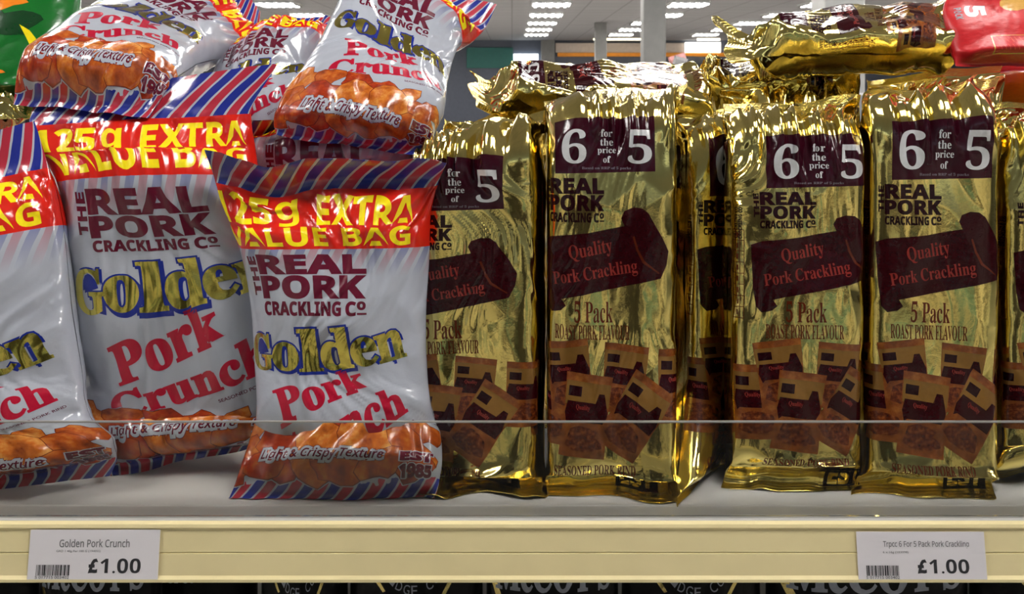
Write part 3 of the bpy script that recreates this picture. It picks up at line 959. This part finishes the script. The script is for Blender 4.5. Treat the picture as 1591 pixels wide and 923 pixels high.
def ticket(name, label, pa, pb_, ya, yb, title, sub):
    d = SD(yb) - 0.0016
    a = P(pa, ya, SD(ya) - 0.0016); c_ = P(pb_, yb, d)
    a[0] = P(pa, yb, d)[0]
    wd, ht = c_[0] - a[0], math.hypot(a[2] - c_[2], a[1] - c_[1])
    root = empty(name, ((a[0] + c_[0]) / 2, d, c_[2]), label, 'price label', 'price labels on the strip')
    root.rotation_euler = (-TILT, 0, 0)
    ink = plain('label_black_ink', (0.025, 0.025, 0.03), 0.5); g_ink = plain('label_grey_ink', (0.16, 0.16, 0.17), 0.5)
    b = MB(); b.box(-wd / 2, wd / 2, -0.0003, 0, 0, ht)
    k = 205.0
    def put(st, cx, cy, w_, h_, off, mi):
        r = text_tris(st, off).reshape(-1, 2); lo, hi = r.min(0), r.max(0)
        t = (text_tris(st, off) - (lo + hi) / 2) / (hi - lo) * np.array([w_ * wd, h_ * ht]) + np.array([cx * wd, cy * ht])
        for tr in t: b.quad([(p[0] - wd / 2, -0.00042, p[1]) for p in tr], mi)
    put(sansreg(title[0]), title[1], 0.735, title[2], 0.16, 0.012, 2)
    put(sub[0], sub[1], 0.575, sub[2], 0.055, 0.0, 2)
    put('£', 0.50, 0.29, 0.075, 0.29, 0.045, 1); put(sans('1.00'), 0.71, 0.29, 0.31, 0.29, 0.0, 1)
    rng = random.Random(len(label)); x = 0.065
    while x < 0.315:
        bw = rng.choice((0.004, 0.004, 0.008, 0.012)); 
        b.quad([(x * wd - wd / 2, -0.00042, .10 * ht), ((x + bw) * wd - wd / 2, -0.00042, .10 * ht), ((x + bw) * wd - wd / 2, -0.00042, .31 * ht), (x * wd - wd / 2, -0.00042, .31 * ht)], 1)
        x += bw + rng.choice((0.004, 0.005, 0.008))
    put('5 017715 003402', 0.19, 0.065, 0.26, 0.06, 0.01, 2)
    b.build('card', [plain('label_paper', lin(226, 222, 226), 0.6, vary=0.02), ink, g_ink], root)


ticket('price_label', 'white paper label priced £1.00 under the white bags, reading Pork Crunch', 42, 245, 823, 902, ('Golden Pork Crunch', 0.50, 0.54), ('GRD 1 40g Per 100 G (194055)', 0.38, 0.34))
ticket('price_label', 'white paper label priced £1.00 under the gold packs, reading 6 For 5 Pack', 1334, 1534, 826, 902, ('Trpcc 6 For 5 Pack Pork Crackling', 0.54, 0.67), ('6 x 16g (103098)', 0.30, 0.20))

# clear acrylic riser standing on the shelf's front edge
q = N('clear_acrylic')
tr = q.n('ShaderNodeBsdfTransparent'); tr.inputs[0].default_value = (0.88, 0.88, 0.86, 1)
gl = q.n('ShaderNodeBsdfGlossy'); gl.inputs['Roughness'].default_value = 0.06
lw = q.n('ShaderNodeLayerWeight'); lw.inputs['Blend'].default_value = 0.1
df = q.n('ShaderNodeBsdfDiffuse'); df.inputs[0].default_value = (0.6, 0.58, 0.52, 1)
m1 = q.n('ShaderNodeMixShader'); q.l(q.math('MULTIPLY', lw.outputs['Fresnel'], 0.5), m1.inputs[0]); q.l(tr.outputs[0], m1.inputs[1]); q.l(gl.outputs[0], m1.inputs[2])
m2 = q.n('ShaderNodeMixShader'); m2.inputs[0].default_value = 0.012; q.l(m1.outputs[0], m2.inputs[1]); q.l(df.outputs[0], m2.inputs[2])
q.l(m2.outputs[0], q.out.inputs[0]); M['acrylic'] = q.m
ris = empty('shelf_riser', (0, 0.6425, SHELF), 'clear acrylic riser standing along the shelf front before the bags', 'shelf riser')
zr = EYE + (HOR - 655) / F * 0.6425 - SHELF
b = MB(); b.box(XA, XB, -0.001, 0.001, 0.0, zr - .0006); b.build('clear_sheet', M['acrylic'], ris)
q = N('acrylic_edge'); q.set((0.30, 0.29, 0.27), 0.3)
b = MB(); b.box(XA, XB, -0.001, 0.001, zr - .0006, zr + .0004); b.build('polished_edge', q.m, ris)

# ------------------------------------------------------------------ bag kinds
CR = BagKind('lens', 165.0, 290.0, 84, 150, (0.035, 0.925), crunch_art(),
             ['film', 'yellow', 'maroon', 'crimson', 'blue', 'white', 'red', 'goldink', 'crispA', 'crispB', 'crispC', 'crispD'], ('film', 'film'))
GO = BagKind('box', 138.0, 345.0, 92, 200, (0.028, 0.955), gold_art(),
             ['foil', 'foilseal', 'darkink', 'ribbonink', 'promoink', 'silverink', 'orangeink', 'brownink', 'packtan', 'packbrown', 'packcream', 'grey'], ('foil', 'foilseal'))
WG = 'white bags of pork snack'
GG = 'gold foil packs of pork crackling'

# white bags --------------------------------------------------------
make_bag(CR, 'snack_bag', 'white pork snack bag standing whole at the front, just left of the gold packs', 'snack bag', WG,
         [row(0, 356, 772, 674, 781, on_shelf(776)), row(.05, 368, 745, 682, 750, .672), row(.12, 380, 712, 687, 716, .680), row(.20, 392, 672, 684, 672, .690), row(.25, 397, 655, 676, 655, .694),
          row(.33, 400, 630, 670, 632, .690), row(.45, 397, 575, 664, 580, .695), row(.60, 392, 490, 662, 491, .702), row(.745, 374, 390, 668, 388, .712), row(.83, 358, 340, 670, 338, .714),
          row(.90, 334, 280, 680, 288, .708), row(1.0, 318, 226, 694, 252, .690)], 0.062, 3, shift=(-9, 0),
         warp=lambda u, v: (0 * u, 22 * np.exp(-((u + .45) / .3) ** 2) * smooth(.84, .92, v), -0.006 * smooth(.88, 1, v) * (1 - u * u)))
make_bag(CR, 'snack_bag', 'white pork snack bag second from left, tipped back under the lying bag', 'snack bag', WG,
         [row(0, 172, 744, 430, 690, on_shelf(742), .745), row(.08, 150, 700, 442, 664, .726), row(.14, 136, 668, 450, 648, .731), row(.2, 128, 642, 452, 636, .734), row(.33, 128, 575, 452, 566, .735), row(.45, 118, 486, 450, 474, .735), row(.60, 108, 388, 438, 376, .738),
          row(.745, 92, 290, 405, 280, .735), row(.83, 62, 238, 396, 226, .745), row(.90, 46, 196, 390, 178, .745), row(1.0, 58, 150, 430, 102, .755)], 0.066, 8, shift=(1, 0))
make_bag(CR, 'snack_bag', 'white pork snack bag cut off by the left edge, over the crunch price label', 'snack bag', WG,
         [row(0, -145, 782, 172, 742, on_shelf(782), on_shelf(752)), row(.06, -160, 755, 182, 712, .675, .69), row(.14, -170, 720, 176, 685, .685), row(.25, -178, 690, 140, 648, .69), row(.33, -182, 665, 132, 622, .692), row(.45, -190, 620, 128, 576, .70), row(.60, -205, 530, 112, 485, .705),
          row(.755, -225, 425, 98, 350, .715), row(.83, -240, 375, 90, 305, .72), row(.90, -252, 335, 76, 262, .725), row(1.0, -250, 270, 52, 190, .735)], 0.062, 14, shift=(-4, 0))
make_bag(CR, 'snack_bag', 'white pork snack bag lying on its back on top at the far left', 'snack bag', WG,
         [row(0, 20, 162, 232, 180, .745, .735), row(.1, 28, 118, 262, 136, .755), row(.2, 42, 102, 276, 120, .77), row(.31, 62, 80, 288, 112, .79), row(.4, 82, 58, 298, 105, .81), row(.52, 120, 26, 312, 97, .845),
          row(.6, 152, 4, 326, 93, .87), row(.7, 205, -20, 352, 90, .90), row(.83, 290, -38, 394, 78, .94), row(.9, 318, -32, 400, 66, .955), row(1, 348, -66, 404, 18, .985)], 0.06, 21)
make_bag(CR, 'snack_bag', 'white pork snack bag half hidden behind the two topmost white bags', 'snack bag', WG,
         [row(0, 318, 262, 470, 236, .86), row(.25, 318, 205, 474, 178, .86), row(.45, 322, 158, 482, 130, .87), row(.6, 330, 128, 492, 100, .88), row(.745, 342, 94, 502, 62, .90), row(.9, 388, 58, 512, 40, .92), row(1, 398, 34, 514, 26, .93)], 0.05, 27)
make_bag(CR, 'snack_bag', 'white pork snack bag lying flat behind the front bag, its striped end folded over', 'snack bag', WG,
         [row(0, 400, 420, 640, 425, .80), row(.3, 398, 370, 640, 372, .79), row(.6, 392, 282, 640, 280, .77), row(.735, 385, 236, 642, 232, .765), row(.76, 384, 226, 644, 222, .775), row(.9, 384, 220, 648, 214, .80), row(.925, 384, 214, 650, 206, .80), row(1, 382, 186, 655, 186, .785)], 0.022, 33, noise=0.7)
make_bag(CR, 'snack_bag', 'white pork snack bag leaning back on top in the middle, left of the gold packs', 'snack bag', WG,
         [row(0, 430, 208, 655, 246, .748, .740), row(.08, 426, 186, 668, 226, .750), row(.15, 440, 152, 676, 205, .758), row(.31, 474, 104, 690, 174, .778), row(.42, 490, 76, 692, 158, .797), row(.52, 504, 48, 694, 137, .818), row(.6, 514, 26, 699, 111, .835), row(.675, 523, 8, 707, 85, .852),
          row(.745, 532, -6, 716, 66, .87), row(.83, 545, -16, 730, 66, .885), row(.9, 566, -22, 748, 50, .895), row(1, 610, -30, 770, 8, .91)], 0.06, 41)

# gold packs, front row ----------------------------------------------
def upright(lx, rx, yb, scale, d, topL=(0, -20), topR=(0, -40), dtop=0.055, dl=0.0, dr=0.0, lean=0.018, flare=10, slant=0.0, adj=(0, 0)):
    """an upright pack: bottom seal laid forward on the shelf, top folded back"""
    out = []
    for mm in (0, 10, 30, 60, 120, 200, 250, 284):
        v = mm / 345
        y = yb - mm * scale + (adj[0] if mm == 250 else adj[1] if mm == 284 else 0)
        dd = d + lean * mm / 284 - (0.016 if mm == 0 else 0.006 if mm == 10 else 0)
        e = flare if mm == 0 else flare * .4 if mm == 10 else 0
        if mm == 0:
            out.append((v, (lx - e, yb, on_shelf(yb)), (rx + e, yb + slant, on_shelf(yb + slant))))
        else:
            out.append((v, (lx - e, y, dd + dl), (rx + e, y + slant * (1 - mm / 284), dd + dr)))
    y = yb - 284 * scale + adj[1]
    out.append((300 / 345, (lx + topL[0] * .3, y + topL[1] * .35, d + lean + dtop * .25 + dl), (rx + topR[0] * .3, y + topR[1] * .35, d + lean + dtop * .25 + dr)))
    out.append((329 / 345, (lx + topL[0] * .7, y + topL[1] * .8, d + lean + dtop * .75 + dl), (rx + topR[0] * .7, y + topR[1] * .8, d + lean + dtop * .75 + dr)))
    out.append((1.0, (lx + topL[0], y + topL[1], d + lean + dtop + dl), (rx + topR[0], y + topR[1], d + lean + dtop + dr)))
    return out


make_bag(GO, 'crackling_pack', 'gold crackling pack touching the whole white bag, its 6 hidden', 'crackling pack', GG,
         upright(652, 842, 772, 1.86, .700, (5, -38), (10, -92), .06, dl=.03, adj=(6, 12)), 0.052, 52, shift=(-15, 0), crumple=1.5)
make_bag(GO, 'crackling_pack', 'gold crackling pack with scrolled dark banner, second from the white bags', 'crackling pack', GG,
         upright(850, 1046, 772, 2.06, .700, (-6, -42), (22, -62), .07, slant=8, adj=(-3, 10)), 0.056, 61, shift=(-10, 0), crumple=1.5)
make_bag(GO, 'crackling_pack', 'gold crackling pack turned to show its side table of figures, in the gap', 'crackling pack', GG,
         [row(0, 1052, 787, 1150, 720, on_shelf(787), .76), row(10 / 345, 1050, 770, 1155, 712, .668, .77), row(30 / 345, 1056, 715, 1165, 690, .690, .785), row(60 / 345, 1062, 640, 1190, 640, .715, .79), row(100 / 345, 1064, 560, 1220, 565, .735, .79),
          row(200 / 345, 1064, 378, 1225, 378, .75, .79), row(250 / 345, 1066, 290, 1225, 285, .752, .79), row(284 / 345, 1064, 222, 1225, 218, .76, .80), row(300 / 345, 1058, 205, 1225, 200, .775, .81), row(329 / 345, 1048, 185, 1225, 178, .80, .83), row(1, 1036, 180, 1225, 168, .81, .84)], 0.034, 67, shift=(-2, 0))
make_bag(GO, 'crackling_pack', 'gold crackling pack with creased banner, left neighbour of the smoothest pack', 'crackling pack', GG,
         upright(1130, 1330, 762, 1.97, .700, (-8, -48), (8, -72), .055, adj=(8, 14)), 0.05, 76, shift=(9, 0), crumple=1.5)
make_bag(GO, 'crackling_pack', 'smoothest gold crackling pack, standing above the crackling price label', 'crackling pack', GG,
         upright(1337, 1534, 768, 2.02, .700, (4, -48), (18, -70), .055, slant=10, flare=14), 0.05, 83, crumple=0.8)
make_bag(GO, 'crackling_pack', 'gold crackling pack cut by the right edge, its promotion box lower', 'crackling pack', GG,
         upright(1543, 1745, 742, 1.80, .705, (8, -30), (5, -45), .03), 0.048, 91, shift=(2, 0))
make_bag(GO, 'crackling_pack', 'gold crackling pack behind the rightmost one, its promotion box peeping over', 'crackling pack', GG,
         upright(1538, 1735, 700, 1.74, .770, (8, -40), (8, -45), .03), 0.044, 97)
# second row
make_bag(GO, 'crackling_pack', 'gold crackling pack in the second row behind the pack beside the white bags', 'crackling pack', GG,
         upright(690, 850, 670, 1.55, .805, (0, -40), (6, -60), .03), 0.044, 101)
make_bag(GO, 'crackling_pack', 'gold crackling pack in the second row under the flat one lying behind', 'crackling pack', GG,
         upright(885, 1068, 670, 1.55, .805, (0, -30), (6, -62), .03), 0.044, 107)
make_bag(GO, 'crackling_pack', 'gold crackling pack in the second row with its straight seal under the lying pack', 'crackling pack', GG,
         upright(1120, 1330, 655, 1.676, .830, (-5, -50), (10, -78), .02), 0.044, 113)
make_bag(GO, 'crackling_pack', 'gold crackling pack in the second row behind the smoothest pack, seal slanting up', 'crackling pack', GG,
         upright(1350, 1540, 655, 1.70, .830, (-5, -44), (20, -72), .02), 0.044, 127)
# packs lying on top
make_bag(GO, 'crackling_pack', 'gold crackling pack lying flat behind the front packs, before the far window', 'crackling pack', GG,
         [(0, (1112, 195, .82), (1080, 140, .92)), (.06, (1088, 184, .82), (1058, 128, .92)), (.3, (1000, 170, .82), (985, 120, .92)), (.7, (850, 170, .82), (848, 124, .92)), (.93, (770, 172, .82), (768, 130, .92)), (1, (735, 160, .82), (738, 118, .92))], 0.042, 131, noise=1.7)
make_bag(GO, 'crackling_pack', 'gold crackling pack lying highest, across the tops of the standing packs', 'crackling pack', GG,
         [(0, (1490, 88, .82), (1470, 40, .90)), (.06, (1474, 88, .82), (1456, 36, .90)), (.3, (1392, 84, .82), (1380, 34, .90)), (.7, (1258, 86, .82), (1250, 46, .90)), (.93, (1170, 90, .82), (1165, 58, .90)), (1, (1132, 96, .82), (1112, 28, .90))], 0.050, 139, noise=1.4)
make_bag(GO, 'crackling_pack', 'gold crackling pack lying under the topmost one, its maroon end left', 'crackling pack', GG,
         [(0, (1320, 140, .86), (1310, 100, .96)), (.06, (1310, 140, .86), (1300, 100, .96)), (.5, (1200, 142, .86), (1190, 104, .96)), (.93, (1090, 150, .86), (1090, 112, .96)), (1, (1062, 150, .86), (1068, 116, .96))], 0.036, 149, noise=1.8)
make_bag(GO, 'crackling_pack', 'gold crackling pack lying at the left edge under the lying white bag', 'crackling pack', GG,
         [(0, (-190, 185, .80), (-180, 150, .88)), (.5, (-80, 185, .80), (-75, 150, .88)), (.93, (30, 186, .80), (25, 152, .88)), (1, (48, 184, .80), (40, 150, .88))], 0.03, 151)

# red, green and orange neighbours ------------------------------------
A = Art()
A.text(sans('5'), -53, 100, 23, 16, 'white', 1, rot=-90, off=0.03); A.text(sans('PACK'), -66, 98, 24, 6, 'white', 1, rot=-90, off=0.02)
rng = random.Random(3)
A.poly(blob(2, 128, 26, 34, rng, rough=0.45, n=40), 'tan', 1)
for x0, x1, y0, y1 in ((-46, 40, 47, 48), (-46, -45, 14, 48), (-46, 40, 14, 15)):      # worn printed panel
    A.poly([(x0, y0), (x1, y0), (x1, y1), (x0, y1)], 'tan', 1)
for r_ in range(2):
    for k in range(22):
        x0 = -41 + k * 3.6 + rng.uniform(-.4, .4); y0 = 34 - r_ * 15
        A.poly([(x0, y0), (x0 + .9, y0), (x0 - 1.2, y0 + 10), (x0 - 2.1, y0 + 10)], 'rosy', 1)
M['tan'] = film('tan_ink', lin(226, 170, 84)); M['scarlet'] = film('scarlet_film', lin(206, 22, 30), 0.4, 0.0, 0.1); M['rosy'] = film('pale_red_ink', lin(232, 84, 66), 0.4, 0.0, 0.1); M['orange'] = film('orange_ink', lin(236, 130, 26))
M['green'] = film('green_film', lin(14, 104, 34)); M['palegreen'] = film('dark_green_ink', lin(8, 60, 24))
RB = BagKind('lens', 165.0, 200.0, 60, 80, (0.04, 0.96), A, ['scarlet', 'white', 'tan', 'rosy'], ('scarlet', 'scarlet'))
make_bag(RB, 'crisp_bag', 'scarlet multipack crisp bag marked 5 PACK at the top right', 'crisp bag', 'red crisp bags',
         [row(0, 1484, 102, 1745, 106, .81), row(.5, 1466, 24, 1750, 24, .825), row(1, 1510, -62, 1740, -66, .84)], 0.036, 161, noise=0.5)
A2 = Art(); A2.poly(blob(-40, 110, 34, 60, rng, rough=0.5, n=40), 'orange', 1); A2.poly(blob(20, 60, 30, 30, rng, rough=0.4, n=40), 'orange', 1.3)
RB2 = BagKind('lens', 165.0, 200.0, 60, 80, (0.04, 0.96), A2, ['scarlet', 'orange'], ('scarlet', 'scarlet'))
make_bag(RB2, 'crisp_bag', 'red crisp bag with orange splash, under the scarlet multipack', 'crisp bag', 'red crisp bags',
         [row(0, 1520, 230, 1790, 240, .84), row(.5, 1520, 170, 1790, 170, .86), row(1, 1528, 102, 1780, 98, .88)], 0.05, 167, noise=0.6)
make_bag(RB2, 'crisp_bag', 'red crisp bag standing behind the rightmost gold packs, bearing the two above', 'crisp bag', 'red crisp bags',
         [row(0, 1570, 640, 1790, 640, .86), row(.5, 1565, 430, 1795, 430, .86), row(1, 1570, 232, 1785, 236, .87)], 0.05, 171, noise=0.6, has_art=False)
A3 = Art()
A3.poly(blob(10, 150, 40, 16, rng, rough=0.5, n=40, rot=.4), 'orange', 1); A3.poly(blob(-40, 140, 22, 26, rng, rough=0.5, n=40), 'orange', 1.2)
A3.poly(blob(20, 120, 26, 20, rng, rough=0.4, n=30), 'palegreen', 1.4); A3.poly(blob(-30, 90, 34, 26, rng, rough=0.4, n=30), 'palegreen', 1.6)
A3.poly([(38, 118), (48, 92), (60, 88), (46, 112)], 'yellow', 1.8)
A3.poly(blob(-30, 40, 60, 14, rng, rough=0.4, n=30), 'orange', 1.6)
GB = BagKind('lens', 165.0, 200.0, 60, 80, (0.04, 0.96), A3, ['green', 'orange', 'palegreen', 'yellow'], ('green', 'green'))
make_bag(GB, 'crisp_bag', 'green crisp bag with orange shapes at the top left corner', 'crisp bag', None,
         [row(0, -140, 165, 72, 165, .86), row(.5, -150, 80, 112, 78, .88), row(1, -140, -30, 130, -30, .92)], 0.06, 173, noise=0.8)
make_bag(RB2, 'crisp_bag', 'small orange and red bag peeping between the topmost white bags', 'crisp bag', 'red crisp bags',
         [row(0, 410, 566, 530, 566, .985), row(.5, 415, 300, 525, 300, 1.0), row(1, 430, 30, 512, 28, 1.03)], 0.04, 179, noise=0.6)

# ------------------------------------------------------------------ black packets on the shelf below
lowz = 0.93
b = MB(); b.box(XA, XB, 0.66, 1.14, lowz - 0.018, lowz); 
tag(b.build('lower_shelf', wmet, bevel=0.002), 'white shelf below, holding the black crisp packets', 'shelf')
M['blackfilm'] = film('black_film', (0.006, 0.006, 0.007), 0.4, 0.0, 0.0, spec=0.15); M['slate'] = film('slate_lettering', lin(150, 156, 172), 0.35); M['gilt'] = gold_foil('gilt_print', (0.7, 0.55, 0.2), 0.25, 0.4)
A4 = Art()
A4.text(serif('McCOY’S'), 0, 196, 128, 30, 'slate', 1.6, off=0.02, ref=0.03)
A4.text('RIDGE CUT', 0, 160, 50, 8, 'slate', 1)
A4.poly([(-76, 200), (-70, 202), (-56, 176), (-62, 174)], 'gilt', .6)
A5 = Art()
for k, ch in enumerate('RIDGE CUT'):
    a_ = math.radians(215 + k * 14)
    if ch != ' ': A5.text(ch, 34 * math.cos(a_), 216 + 34 * math.sin(a_), 6.5, 8, 'slate', 1, rot=math.degrees(a_) + 90)
A5.poly([(-44, 192), (-40, 194), (-30, 182), (-33, 181)], 'gilt', .6); A5.poly([(38, 190), (42, 189), (32, 176), (29, 178)], 'gilt', .6)
A5.text(serif('McCOY’S'), 0, 140, 120, 30, 'slate', 1.6, off=0.02)
bk1 = BagKind('lens', 165.0, 240.0, 60, 80, (0.04, 0.96), A4, ['blackfilm', 'gilt', 'slate'], ('blackfilm', 'blackfilm'))
bk2 = BagKind('lens', 165.0, 240.0, 60, 80, (0.04, 0.96), A5, ['blackfilm', 'gilt', 'slate'], ('blackfilm', 'blackfilm'))


def low(lx, rx, kind, seed, lab, dy=0, d=0.715):
    z0 = (EYE - lowz - 0.001) * F / d + HOR
    h_ = 240 * F / 1000 / d
    make_bag(kind, 'crisp_packet', lab, 'crisp packet', 'black crisp packets on the shelf below',
             [row(0, lx, z0, rx, z0, d), row(.5, lx, z0 - h_ * .5, rx, z0 - h_ * .5, d + .005), row(1, lx, z0 - h_ + dy, rx, z0 - h_ + dy, d + .02)], 0.05, seed, noise=0.6, floor=lowz)


for k, (lx, rx, kd, lab) in enumerate(((-150, 60, bk2, 'black crisp packet under the shelf at the far left'), (66, 250, bk1, 'black crisp packet under the crunch price label'), (180, 400, bk1, 'black crisp packet just right of the crunch price label, lettered'),
                                       (408, 540, bk2, 'black crisp packet under the strip, below the gap beside the whole white bag'), (545, 750, bk2, 'black crisp packet with arched RIDGE CUT lettering'), (756, 960, bk1, 'black crisp packet under the strip below the first gold packs'),
                                       (966, 1180, bk2, 'black crisp packet with gilt flashes left of the large lettered packet'), (1190, 1500, bk1, 'largest lettered black crisp packet under the crackling price label'), (1506, 1760, bk2, 'black crisp packet under the shelf at the far right'))):
    low(lx, rx, kd, 200 + k, lab, d=0.715 if k != 2 else 0.775)
